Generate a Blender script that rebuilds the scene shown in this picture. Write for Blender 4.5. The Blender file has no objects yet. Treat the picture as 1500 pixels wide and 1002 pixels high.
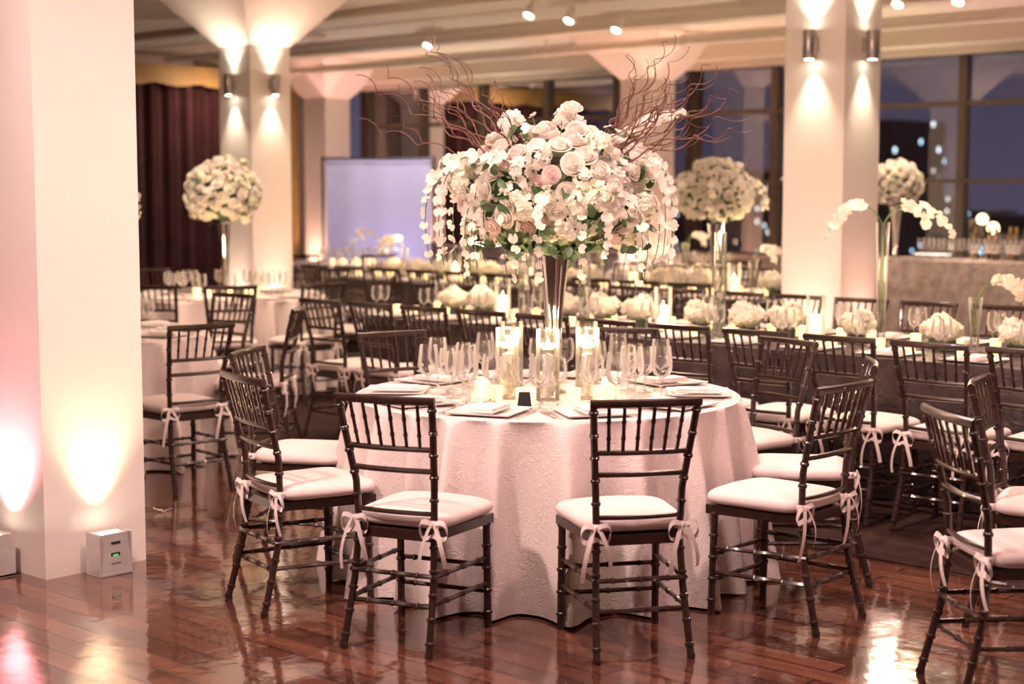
import bpy, math, random
import numpy as np
from mathutils import Matrix, Vector
random.seed(7); rng=np.random.RandomState(5)
sc=bpy.context.scene
TH=math.radians(47.5)
NX,NY=math.cos(TH),math.sin(TH)
def NM(n,m,z=0): return (n*NX-m*NY, n*NY+m*NX, z)
pi=math.pi
try:
    sc.view_settings.view_transform='Standard'; sc.view_settings.look='None'; sc.view_settings.exposure=0.08; sc.view_settings.gamma=1.06
except Exception: pass
# ---------------------------------------------------------------- materials
def mat(name,col,rough=.5,metal=0,noise=0,scale=10,bump=0,bscale=None,es=0,ec=None,coat=0,sheen=0,dist=0,spec=None):
    m=bpy.data.materials.new(name); m.use_nodes=True
    nt=m.node_tree; b=nt.nodes['Principled BSDF']
    b.inputs['Roughness'].default_value=rough; b.inputs['Metallic'].default_value=metal
    b.inputs['Base Color'].default_value=(*col,1)
    if coat: b.inputs['Coat Weight'].default_value=coat; b.inputs['Coat Roughness'].default_value=.06
    if sheen: b.inputs['Sheen Weight'].default_value=sheen
    if spec is not None: b.inputs['Specular IOR Level'].default_value=spec
    tc=nt.nodes.new('ShaderNodeTexCoord')
    if noise:
        n=nt.nodes.new('ShaderNodeTexNoise'); n.inputs['Scale'].default_value=scale; n.inputs['Detail'].default_value=3
        nt.links.new(tc.outputs['Object'],n.inputs['Vector'])
        r=nt.nodes.new('ShaderNodeValToRGB'); r.color_ramp.elements[0].position=.3; r.color_ramp.elements[1].position=.7
        r.color_ramp.elements[0].color=(*[c*(1-noise) for c in col],1); r.color_ramp.elements[1].color=(*[min(1,c*(1+noise)) for c in col],1)
        nt.links.new(n.outputs['Fac'],r.inputs['Fac']); nt.links.new(r.outputs['Color'],b.inputs['Base Color'])
    if bump:
        n=nt.nodes.new('ShaderNodeTexNoise'); n.inputs['Scale'].default_value=bscale or scale*3; n.inputs['Detail'].default_value=2
        n.inputs['Distortion'].default_value=dist
        nt.links.new(tc.outputs['Object'],n.inputs['Vector'])
        bp=nt.nodes.new('ShaderNodeBump'); bp.inputs['Strength'].default_value=bump; bp.inputs['Distance'].default_value=.01
        nt.links.new(n.outputs['Fac'],bp.inputs['Height']); nt.links.new(bp.outputs['Normal'],b.inputs['Normal'])
    if es:
        b.inputs['Emission Color'].default_value=(*(ec or col),1); b.inputs['Emission Strength'].default_value=es
    return m
def petalmat(name,col,tr=.42,noise=.05,scale=25):
    m=mat(name,col,.6,noise=noise,scale=scale); nt=m.node_tree; b=nt.nodes['Principled BSDF']; o=nt.nodes['Material Output']
    t=nt.nodes.new('ShaderNodeBsdfTranslucent'); t.inputs['Color'].default_value=(*[min(1,c*1.05) for c in col],1)
    mx=nt.nodes.new('ShaderNodeMixShader'); mx.inputs[0].default_value=tr
    nt.links.new(b.outputs[0],mx.inputs[1]); nt.links.new(t.outputs[0],mx.inputs[2]); nt.links.new(mx.outputs[0],o.inputs[0]); return m
def glassmat(name,tint=(1,1,1),mult=1.0,rough=0.0,base=0.0,dif=0.0):
    m=bpy.data.materials.new(name); m.use_nodes=True; nt=m.node_tree; nt.nodes.clear()
    o=nt.nodes.new('ShaderNodeOutputMaterial'); t=nt.nodes.new('ShaderNodeBsdfTransparent'); g=nt.nodes.new('ShaderNodeBsdfGlossy')
    g.inputs['Roughness'].default_value=rough; t.inputs['Color'].default_value=(*tint,1)
    f=nt.nodes.new('ShaderNodeFresnel'); f.inputs['IOR'].default_value=1.5
    ma=nt.nodes.new('ShaderNodeMath'); ma.operation='MULTIPLY_ADD'; ma.inputs[1].default_value=mult; ma.inputs[2].default_value=base; ma.use_clamp=True
    mx=nt.nodes.new('ShaderNodeMixShader')
    src=g.outputs[0]
    if dif:
        d=nt.nodes.new('ShaderNodeBsdfDiffuse'); d.inputs['Color'].default_value=(.95,.92,.88,1); m2=nt.nodes.new('ShaderNodeMixShader'); m2.inputs[0].default_value=dif
        nt.links.new(g.outputs[0],m2.inputs[1]); nt.links.new(d.outputs[0],m2.inputs[2]); src=m2.outputs[0]
    nt.links.new(f.outputs[0],ma.inputs[0]); nt.links.new(ma.outputs[0],mx.inputs[0]); nt.links.new(t.outputs[0],mx.inputs[1]); nt.links.new(src,mx.inputs[2]); nt.links.new(mx.outputs[0],o.inputs[0])
    return m
M_wood=mat('espresso_wood',(.032,.015,.012),.3,noise=.3,scale=40,coat=.3)
M_cush=mat('cushion_fabric',(.76,.65,.63),.85,noise=.03,scale=30,bump=.15,bscale=300)
M_rib=mat('ribbon_fabric',(.80,.70,.67),.7,noise=.03,scale=30)
M_petal=petalmat('white_petal',(.93,.89,.82))
M_blush=petalmat('blush_petal',(.93,.79,.74))
M_hyd=petalmat('hydrangea_petal',(.88,.87,.72),.3,.07,20)
M_green=mat('foliage',(.065,.13,.045),.5,noise=.35,scale=20)
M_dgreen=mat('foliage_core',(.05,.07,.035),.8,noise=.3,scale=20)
M_stem=mat('orchid_stem',(.12,.2,.06),.5,noise=.2)
M_branch=mat('willow_branch',(.13,.05,.035),.6,noise=.3,scale=30)
M_silver=mat('silver_glass',(.82,.79,.77),.1,1,noise=.08,scale=15)
M_steel=mat('brushed_steel',(.5,.48,.46),.3,1,noise=.1,scale=40)
M_brown=mat('taupe_tablecloth',(.043,.026,.026),.5,noise=.5,scale=9,bump=.9,bscale=22,dist=1)
M_grey=mat('bar_linen',(.42,.35,.32),.5,noise=.3,scale=12,bump=.9,bscale=22,dist=1.5)
M_paint=mat('column_paint',(.82,.755,.70),.55,noise=.02,scale=3)
M_wall=mat('wall_paint',(.72,.60,.56),.7,noise=.03,scale=2)
M_ceil=mat('ceiling_paint',(.74,.67,.57),.8,noise=.03,scale=1.5)
M_frame=mat('window_frame_paint',(.12,.09,.07),.5,noise=.1,scale=5)
M_shell=mat('plate_china',(.90,.86,.84),.15,noise=.01)
M_nap=mat('napkin_linen',(.86,.81,.79),.8,noise=.03,scale=40)
M_cut=mat('cutlery_steel',(.7,.66,.62),.15,1,noise=.05)
M_wax=mat('candle_wax',(.95,.88,.72),.5,noise=.02,es=1.5,ec=(1,.72,.42))  # emission stands in for flame light glowing through the wax
M_flame=mat('candle_flame',(1,.7,.3),.5,noise=.02,es=60,ec=(1,.66,.32))
M_lens=mat('lamp_lens',(1,.9,.8),.5,noise=.01,es=25,ec=(1,.88,.7))
M_votive=mat('votive_glass',(.9,.72,.45),.2,noise=.45,scale=60,es=1.7,ec=(1,.60,.27))  # glow of the candle inside is put into the glass as emission
M_glass=glassmat('clear_glass',(1,1,1),1.1,.05,.035,.30)
M_wglass=glassmat('window_glass',(.85,.88,.92),3.4,.0,.08)
M_water=mat('water_petals',(.85,.84,.78),.4,noise=.2,scale=50)
M_curt=mat('burgundy_velvet',(.050,.012,.014),.9,noise=.3,scale=3)
M_gold=mat('gold_band',(.38,.24,.07),.6,noise=.15,scale=4)
M_backd=mat('backdrop_fabric',(.62,.60,.68),.9,noise=.03,scale=2)
M_black=mat('black_plastic',(.02,.02,.02),.4,noise=.1)
M_led=mat('green_led',(.1,.5,.2),.4,noise=.01,es=.3,ec=(.2,1,.4))
M_case=mat('silver_case',(.64,.61,.59),.35,.5,noise=.06,scale=20)
M_bottle=mat('bottle_glass',(.16,.09,.04),.1,noise=.8,scale=6)
def lace():
    m=mat('lace_tablecloth',(.80,.72,.69),.55,sheen=.1); nt=m.node_tree; b=nt.nodes['Principled BSDF']
    tc=nt.nodes.new('ShaderNodeTexCoord'); n=nt.nodes.new('ShaderNodeTexNoise'); n.inputs['Scale'].default_value=13; n.inputs['Distortion'].default_value=2.2; n.inputs['Detail'].default_value=1
    nt.links.new(tc.outputs['Object'],n.inputs['Vector'])
    w=nt.nodes.new('ShaderNodeMath'); w.operation='MULTIPLY'; w.inputs[1].default_value=52; nt.links.new(n.outputs['Fac'],w.inputs[0])
    s=nt.nodes.new('ShaderNodeMath'); s.operation='SINE'; nt.links.new(w.outputs[0],s.inputs[0])
    r=nt.nodes.new('ShaderNodeValToRGB'); r.color_ramp.elements[0].position=.3; r.color_ramp.elements[1].position=.8
    r.color_ramp.elements[0].color=(.73,.635,.61,1); r.color_ramp.elements[1].color=(.82,.73,.70,1)
    nt.links.new(s.outputs[0],r.inputs['Fac']); nt.links.new(r.outputs['Color'],b.inputs['Base Color'])
    bp=nt.nodes.new('ShaderNodeBump'); bp.inputs['Strength'].default_value=.22; bp.inputs['Distance'].default_value=.002
    nt.links.new(s.outputs[0],bp.inputs['Height']); nt.links.new(bp.outputs['Normal'],b.inputs['Normal'])
    return m
M_lace=lace()
def floorwood():
    m=mat('cherry_floorboards',(.15,.05,.035),.10,coat=.5); nt=m.node_tree; b=nt.nodes['Principled BSDF']
    tc=nt.nodes.new('ShaderNodeTexCoord'); mp=nt.nodes.new('ShaderNodeMapping'); mp.inputs['Rotation'].default_value=(0,0,pi/2)
    nt.links.new(tc.outputs['Object'],mp.inputs['Vector'])
    br=nt.nodes.new('ShaderNodeTexBrick'); br.inputs['Scale'].default_value=1; br.inputs['Brick Width'].default_value=1.1; br.inputs['Row Height'].default_value=.11
    br.inputs['Mortar Size'].default_value=.004; br.inputs['Color1'].default_value=(.19,.072,.044,1); br.inputs['Color2'].default_value=(.068,.026,.019,1); br.inputs['Mortar'].default_value=(.012,.005,.004,1)
    nt.links.new(mp.outputs[0],br.inputs['Vector'])
    m2=nt.nodes.new('ShaderNodeMapping'); m2.inputs['Scale'].default_value=(18,1.2,1); nt.links.new(tc.outputs['Object'],m2.inputs['Vector'])
    n=nt.nodes.new('ShaderNodeTexNoise'); n.inputs['Scale'].default_value=2; n.inputs['Detail'].default_value=5; nt.links.new(m2.outputs[0],n.inputs['Vector'])
    mx=nt.nodes.new('ShaderNodeMix'); mx.data_type='RGBA'; mx.blend_type='MULTIPLY'; mx.inputs[0].default_value=.8
    r=nt.nodes.new('ShaderNodeValToRGB'); r.color_ramp.elements[0].position=.3; r.color_ramp.elements[0].color=(.45,.42,.40,1); r.color_ramp.elements[1].position=.7; r.color_ramp.elements[1].color=(1.2,1.2,1.2,1)
    nt.links.new(n.outputs['Fac'],r.inputs['Fac']); nt.links.new(br.outputs['Color'],mx.inputs[6]); nt.links.new(r.outputs['Color'],mx.inputs[7])
    nt.links.new(mx.outputs[2],b.inputs['Base Color'])
    n3=nt.nodes.new('ShaderNodeTexNoise'); n3.inputs['Scale'].default_value=9; n3.inputs['Detail'].default_value=2; nt.links.new(tc.outputs['Object'],n3.inputs['Vector'])
    ad=nt.nodes.new('ShaderNodeMath'); ad.operation='MULTIPLY_ADD'; ad.inputs[1].default_value=-.5; nt.links.new(br.outputs['Fac'],ad.inputs[0]); nt.links.new(n3.outputs['Fac'],ad.inputs[2])
    bp=nt.nodes.new('ShaderNodeBump'); bp.inputs['Strength'].default_value=.2; bp.inputs['Distance'].default_value=.008
    nt.links.new(ad.outputs[0],bp.inputs['Height']); nt.links.new(bp.outputs['Normal'],b.inputs['Normal']); nt.links.new(bp.outputs['Normal'],b.inputs['Coat Normal'])
    return m
M_floor=floorwood()
M_carpet=mat('brown_carpet',(.030,.015,.013),.95,noise=.3,scale=12,spec=.1)
def citymat():
    m=bpy.data.materials.new('city_lights'); m.use_nodes=True; nt=m.node_tree; b=nt.nodes['Principled BSDF']
    b.inputs['Base Color'].default_value=(.01,.012,.02,1)
    tc=nt.nodes.new('ShaderNodeTexCoord'); v=nt.nodes.new('ShaderNodeTexVoronoi'); v.inputs['Scale'].default_value=.8; nt.links.new(tc.outputs['Object'],v.inputs['Vector'])
    r=nt.nodes.new('ShaderNodeMath'); r.operation='LESS_THAN'; r.inputs[1].default_value=.2; nt.links.new(v.outputs['Distance'],r.inputs[0])
    n=nt.nodes.new('ShaderNodeSeparateColor'); nt.links.new(v.outputs['Color'],n.inputs[0])
    g=nt.nodes.new('ShaderNodeMath'); g.operation='GREATER_THAN'; g.inputs[1].default_value=.42; nt.links.new(n.outputs[0],g.inputs[0])
    k=nt.nodes.new('ShaderNodeMath'); k.operation='MULTIPLY'; nt.links.new(r.outputs[0],k.inputs[0]); nt.links.new(g.outputs[0],k.inputs[1])
    k2=nt.nodes.new('ShaderNodeMath'); k2.operation='MULTIPLY'; k2.inputs[1].default_value=6; nt.links.new(k.outputs[0],k2.inputs[0])
    cr=nt.nodes.new('ShaderNodeValToRGB'); cr.color_ramp.elements[0].color=(.15,.6,.9,1); cr.color_ramp.elements[1].color=(1,.55,.2,1); nt.links.new(n.outputs[1],cr.inputs['Fac'])
    nt.links.new(cr.outputs['Color'],b.inputs['Emission Color']); nt.links.new(k2.outputs[0],b.inputs['Emission Strength'])
    return m
M_city=citymat()
# ---------------------------------------------------------------- mesh building
class MB:
    def __init__(s): s.v=[]; s.f=[]; s.m=[]; s.n=0
    def add(s,p,mi=0,M=None):
        v,f=p[0],p[1]
        v=np.asarray(v,float)
        if M is not None:
            A=np.array(M); v=v@A[:3,:3].T+A[:3,3]
        o=s.n; s.v.append(v); s.n+=len(v)
        s.f.extend([tuple(i+o for i in q) for q in f])
        s.m.extend([mi]*len(f) if isinstance(mi,int) else mi)
        return s
    def mesh(s,name,mats,ang=40):
        me=bpy.data.meshes.new(name); me.from_pydata(np.concatenate(s.v).tolist(),[],s.f)
        for m in mats: me.materials.append(m)
        me.polygons.foreach_set('material_index',s.m)
        me.polygons.foreach_set('use_smooth',[True]*len(s.f))
        me.update()
        try: me.set_sharp_from_angle(angle=math.radians(ang))
        except Exception: pass
        return me
def obj(name,me,loc=(0,0,0),rz=0,scale=1):
    o=bpy.data.objects.new(name,me); o.location=loc; o.rotation_euler=(0,0,rz); o.scale=(scale,)*3
    sc.collection.objects.link(o); return o
def box(x0,x1,y0,y1,z0,z1):
    v=[(x0,y0,z0),(x1,y0,z0),(x1,y1,z0),(x0,y1,z0),(x0,y0,z1),(x1,y0,z1),(x1,y1,z1),(x0,y1,z1)]
    return v,[(3,2,1,0),(4,5,6,7),(0,1,5,4),(1,2,6,5),(2,3,7,6),(3,0,4,7)]
def cbox(x0,x1,y0,y1,z0,z1,b=.005):
    import bmesh
    bm=bmesh.new(); v,f=box(x0,x1,y0,y1,z0,z1); vs=[bm.verts.new(a) for a in v]; [bm.faces.new([vs[i] for i in q]) for q in f]
    bmesh.ops.bevel(bm,geom=bm.edges[:],offset=b,segments=2,affect='EDGES'); bm.verts.index_update()
    r=([tuple(a.co) for a in bm.verts],[tuple(a.index for a in q.verts) for q in bm.faces]); bm.free(); return r
def tube(pts,rad,seg=8,cap=True,sy=1.0):
    P=[Vector(p) for p in pts]; n=len(P)
    if not hasattr(rad,'__len__'): rad=[rad]*n
    v=[];f=[]; up=None
    for i in range(n):
        t=(P[min(i+1,n-1)]-P[max(i-1,0)]).normalized()
        if up is None:
            up=Vector((0,0,1)) if abs(t.z)<.9 else Vector((0,1,0))
        a=t.cross(up); 
        if a.length<1e-6: a=t.orthogonal()
        a.normalize(); b=a.cross(t).normalized(); up=b
        for k in range(seg):
            c=2*pi*k/seg; q=P[i]+a*math.cos(c)*rad[i]*sy+b*math.sin(c)*rad[i]; v.append(tuple(q))
    for i in range(n-1):
        for k in range(seg):
            k2=(k+1)%seg; f.append((i*seg+k,i*seg+k2,(i+1)*seg+k2,(i+1)*seg+k))
    if cap: f.append(tuple(range(seg))[::-1]); f.append(tuple((n-1)*seg+k for k in range(seg)))
    return v,f
def lathe(prof,seg=20,flute=0,fn=12):
    v=[];f=[]
    for r,z in prof:
        for k in range(seg):
            a=2*pi*k/seg; rr=max(r,1e-4)*(1+flute*math.cos(fn*a)); v.append((rr*math.cos(a),rr*math.sin(a),z))
    for i in range(len(prof)-1):
        for k in range(seg):
            k2=(k+1)%seg; f.append((i*seg+k,i*seg+k2,(i+1)*seg+k2,(i+1)*seg+k))
    return v,f
def bamboo(pts,r,step=.085,off=.05,seg=8):
    P=[Vector(p) for p in pts]; L=[0]
    for i in range(1,len(P)): L.append(L[-1]+(P[i]-P[i-1]).length)
    T=L[-1]; S=[(l,r) for l in L]; s=off
    while s<T-.015:
        for d,k in ((-.008,1),(-.004,1.32),(.004,1.32),(.008,1)): S.append((s+d,r*k))
        s+=step
    S.sort(); pp=[];rr=[]
    for s,q in S:
        i=0
        while i<len(L)-2 and s>L[i+1]: i+=1
        t=(s-L[i])/(L[i+1]-L[i]); pp.append(P[i].lerp(P[i+1],min(max(t,0),1))); rr.append(q)
    return tube(pp,rr,seg)
def sell(a,b,c,e1=.35,e2=.3,nu=14,nv=32):
    v=[];f=[]
    sp=lambda x,e: math.copysign(abs(x)**e,x)
    for i in range(nu+1):
        la=-pi/2+pi*i/nu
        for k in range(nv):
            lo=2*pi*k/nv; v.append((a*sp(math.cos(la),e1)*sp(math.cos(lo),e2),b*sp(math.cos(la),e1)*sp(math.sin(lo),e2),c*sp(math.sin(la),.8)))
    for i in range(nu):
        for k in range(nv):
            k2=(k+1)%nv; f.append((i*nv+k,i*nv+k2,(i+1)*nv+k2,(i+1)*nv+k))
    return v,f
def strip(pts,w,wd=(0,0,1)):
    v=[];f=[]; wd=Vector(wd)
    for i,p in enumerate(pts):
        p=Vector(p); v+= [tuple(p-wd*w/2),tuple(p+wd*w/2)]
    for i in range(len(pts)-1): f.append((2*i,2*i+1,2*i+3,2*i+2))
    return v,f
# ---------------------------------------------------------------- chiavari chair
def chair_mesh():
    b=MB(); zs=.43
    for sx in (-1,1):
        b.add(bamboo([(sx*.172,-.085,0),(sx*.160,-.02,.25),(sx*.152,0,zs),(sx*.158,-.008,.6),(sx*.178,-.055,.80),(sx*.188,-.085,.92)],.0135),0)
        b.add(bamboo([(sx*.185,.375,0),(sx*.182,.365,zs)],.0145,off=.06),0)
        b.add(lathe([(0,.0),(.014,0),(.017,.01),(.013,.02)],8),0,Matrix.Translation((sx*.172,-.083,0)))
        for z in (.17,.27): b.add(bamboo([(sx*.165,-.035,z+.01),(sx*.182,.368,z)],.009,.12,.1,6),0)
    for z in (.14,.24): b.add(bamboo([(-.183,.37,z),(.183,.37,z)],.009,.12,.06,6),0)
    for z in (.17,.28): b.add(bamboo([(-.16,-.03,z),(.16,-.03,z)],.009,.1,.06,6),0)
    v=[(-.155,-.012,zs-.03),(.155,-.012,zs-.03),(.20,.395,zs-.03),(-.20,.395,zs-.03)]; v+=[(x,y,zs+.005) for x,y,z in v]
    b.add((v,[(3,2,1,0),(4,5,6,7),(0,1,5,4),(1,2,6,5),(2,3,7,6),(3,0,4,7)]),0)
    def yb(z): return np.interp(z,[.43,.6,.8,.92],[0,-.008,-.055,-.085])
    def wb(z): return np.interp(z,[.43,.6,.8,.92],[.152,.158,.178,.188])
    def rail(z,r,sy=1,bow=.018,ext=0):
        w=wb(z)+ext; pts=[(w*t,yb(z)-bow*(1-t*t),z) for t in np.linspace(-1,1,13)]
        return tube(pts,r,8,True,sy)
    b.add(rail(.912,.016,.75,.02,.012),0)
    b.add(rail(.735,.0105),0); b.add(rail(.655,.0105),0); b.add(rail(.50,.009),0)
    for t in np.linspace(-.72,.72,6):
        z0,z1=.735,.905
        p0=(wb(z0)*t,yb(z0)-.018*(1-t*t),z0); p1=(wb(z1)*t,yb(z1)-.02*(1-t*t),z1)
        b.add(bamboo([p0,p1],.0068,.06,.055,6),0)
    v,f=sell(.205,.205,.03); v=np.array(v); v[:,0]*=(.93+.35*(v[:,1]+.2)); v[:,2]+=.012*(1-(v[:,0]/.22)**2)*(v[:,2]>0)
    b.add((v,f),1,Matrix.Translation((0,.205,zs+.033)))
    for sx in (-1,1):
        cx,cy,cz=sx*.160,-.016,.465
        b.add(lathe([(.016,-.014),(.019,-.008),(.019,.008),(.016,.014)],10),2,Matrix.Translation((sx*.152,0,cz)))
        b.add(sell(.012,.010,.011,1,1,6,8),2,Matrix.Translation((cx,cy-.004,cz)))
        for s in (-1,1):
            pts=[(cx+s*.055*math.sin(t)*(1),cy-.006-.014*math.sin(2*t)*.6,cz-.012*t+ .022*math.sin(2*t)) for t in np.linspace(0,pi,11)]
            b.add(strip(pts,.018,(0,.5,.86)),2)
            L=.15 if s>0 else .19
            pts=[(cx+s*(.01+.04*math.sin(t*1.7)),cy-.01-.016*math.sin(3*t),cz-L*t) for t in np.linspace(0,1,9)]
            b.add(strip(pts,.017,(.93,.3*s,.15)),2)
    return b.mesh('chiavari_chair',[M_wood,M_cush,M_rib])
CH=chair_mesh()
CARPET_N=6.2
def chair(x,y,fx,fy):
    n=x*NX+y*NY
    o=obj('chiavari_chair',CH,(x,y,.0055 if n>CARPET_N-.3 else 0),math.atan2(-fx,fy)); return o
# ---------------------------------------------------------------- flowers
def align(p,nrm,s=1,spin=None):
    z=Vector(nrm).normalized(); x=z.orthogonal().normalized(); y=z.cross(x)
    R=Matrix((x,y,z)).transposed().to_4x4()
    return Matrix.Translation(p)@R@Matrix.Rotation(random.random()*6.28 if spin is None else spin,4,'Z')@Matrix.Scale(s,4)
def make_rose():
    v=[];f=[]
    def pet(r,h,w,ph,curl,tilt=0):
        o=len(v); nu,nv=5,5
        for j in range(nv):
            t=j/(nv-1)
            for i in range(nu):
                u=-1+2*i/(nu-1); a=ph+u*w*(.5+.5*math.sin(t*2.2)); rad=r*(.45+.55*t**.5)+curl*t**3*(1-.3*u*u)
                v.append((rad*math.cos(a),rad*math.sin(a),h*t*(1-.12*u*u)-curl*.9*max(0,t-.7)*3*.5))
        for j in range(nv-1):
            for i in range(nu-1): f.append((o+j*nu+i,o+j*nu+i+1,o+(j+1)*nu+i+1,o+(j+1)*nu+i))
    ph=0
    for r,h,w,n,c in ((.06,.86,1.9,2,0),(.15,.90,1.5,3,-.05),(.27,.90,1.25,3,-.05),(.40,.87,1.0,4,-.03),(.54,.80,.85,5,.04),(.68,.68,.78,5,.13),(.80,.48,.75,6,.22)):
        for k in range(n): pet(r,h,w,ph+2*pi*k/n,c)
        ph+=.9
    o=len(v); lv,lf=lathe([(.62,.30),(.5,.52),(.36,.66),(.22,.76),(.06,.80),(0,.80)],10); v+=lv; f+=[tuple(i+o for i in q) for q in lf]
    return v,f
ROSE=make_rose()
def petalshape(L,W,z0=.0,lift=.2,n=7,ang=0):
    pts=[(0,0,0)]
    for i in range(n):
        t=i/(n-1); a=pi*(t)
        x=W*math.cos(a); y=L*(.55+.45*math.sin(a)); pts.append((x,y,lift*y*y-.15*abs(x)))
    pts.append((0,L*.55,lift*.25*L+.0))
    c=len(pts)-1; f=[(c,i,i+1) for i in range(1,n)]+[(0,1,c),(0,c,n)]
    ca,sa=math.cos(ang),math.sin(ang)
    return [(x*ca-y*sa,x*sa+y*ca,z+z0) for x,y,z in pts],f
def comb(parts):
    v=[];f=[]
    for a,b in parts:
        o=len(v); v+=list(a); f+=[tuple(i+o for i in q) for q in b]
    return v,f
FLORET=comb([petalshape(1,.5,0,.15,5,k*pi/2) for k in range(4)])
ORCH=comb([petalshape(1,.34,0,.1,6,a) for a in (0,2.2,-2.2)]+[petalshape(1.05,.62,.04,.12,7,a) for a in (1.25,-1.25)]+[petalshape(.45,.2,.1,.8,5,pi)])
def leafpart(L=1,W=.32):
    v=[];f=[]
    for i in range(6):
        t=i/5; w=W*math.sin(pi*min(t*1.02,1))**.8 if 0<i<5 else .01; z=-.35*t*t*L
        v+=[(-w,t*L,z+.25*w),(0,t*L,z),(w,t*L,z+.25*w)]
    for i in range(5):
        for k in (0,1): f.append((3*i+k,3*i+k+1,3*i+k+4,3*i+k+3))
    return v,f
LEAF=leafpart()
FM=[M_petal,M_blush,M_hyd,M_green,M_dgreen,M_stem,M_branch,M_silver,M_glass,M_water]
def ellps(c,rx,rz,nu=12,nv=20):
    v,f=sell(rx,rx,rz,1,1,nu,nv); v=[(x+c[0],y+c[1],(z)+c[2]) for x,y,z in v]; return v,f
def hyd_cluster(b,c,r,n=45,mi=2,fs=.02,up=None):
    for i in range(n):
        a=Vector(rng.normal(size=3)).normalized()
        if up is not None and a.dot(up)<-.25: a=-a
        b.add(FLORET,mi,align(Vector(c)+a*r*random.uniform(.85,1.02),a+Vector(rng.normal(size=3))*.25,fs*random.uniform(.8,1.2)))
def fib(n):
    g=pi*(3-5**.5)
    for i in range(n):
        z=1-2*(i+.5)/n; r=(1-z*z)**.5; yield Vector((r*math.cos(g*i),r*math.sin(g*i),z))
def spray(b,pts,n,size,stem=.0025,face=None,start=.25):
    P=[Vector(p) for p in pts]
    m=14; C=[]
    for i in range(m+1):
        t=i/m; Q=P[:]
        while len(Q)>1: Q=[Q[j].lerp(Q[j+1],t) for j in range(len(Q)-1)]
        C.append(Q[0])
    b.add(tube(C,stem,5),5)
    for i in range(n):
        t=start+(1-start)*(i+.3)/n; k=min(int(t*m),m-1); p=C[k].lerp(C[k+1],t*m-k)
        d=Vector((random.uniform(-1,1),random.uniform(-1,.4),random.uniform(-.3,.5))) if face is None else Vector(face)+Vector(rng.normal(size=3))*.45
        s=size*(1-.35*t)*random.uniform(.85,1.1)
        b.add(ORCH,0,align(p+d.normalized()*size*.35,d,s))
def branch(b,p,d,L,r=.006,curl=1.0,n=26):
    p=Vector(p); d=Vector(d).normalized(); pts=[];rr=[]; ph=random.random()*6; w=random.uniform(.35,.7)
    for i in range(n):
        t=i/(n-1); pts.append(p.copy()); rr.append(r*(1-.7*t))
        ph+=w; q=Vector((math.cos(ph),math.sin(ph*1.13),math.sin(ph)*.8))
        p=p+(d+q*curl*(.25+.75*t)).normalized()*(L/n)
    b.add(tube(pts,rr,5),6)
    return pts
VASE=[(.065,0),(.068,.006),(.03,.02),(.024,.06),(.030,.2),(.038,.34),(.050,.46),(.064,.56),(.070,.60),(.067,.60),(.05,.5)]
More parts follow.
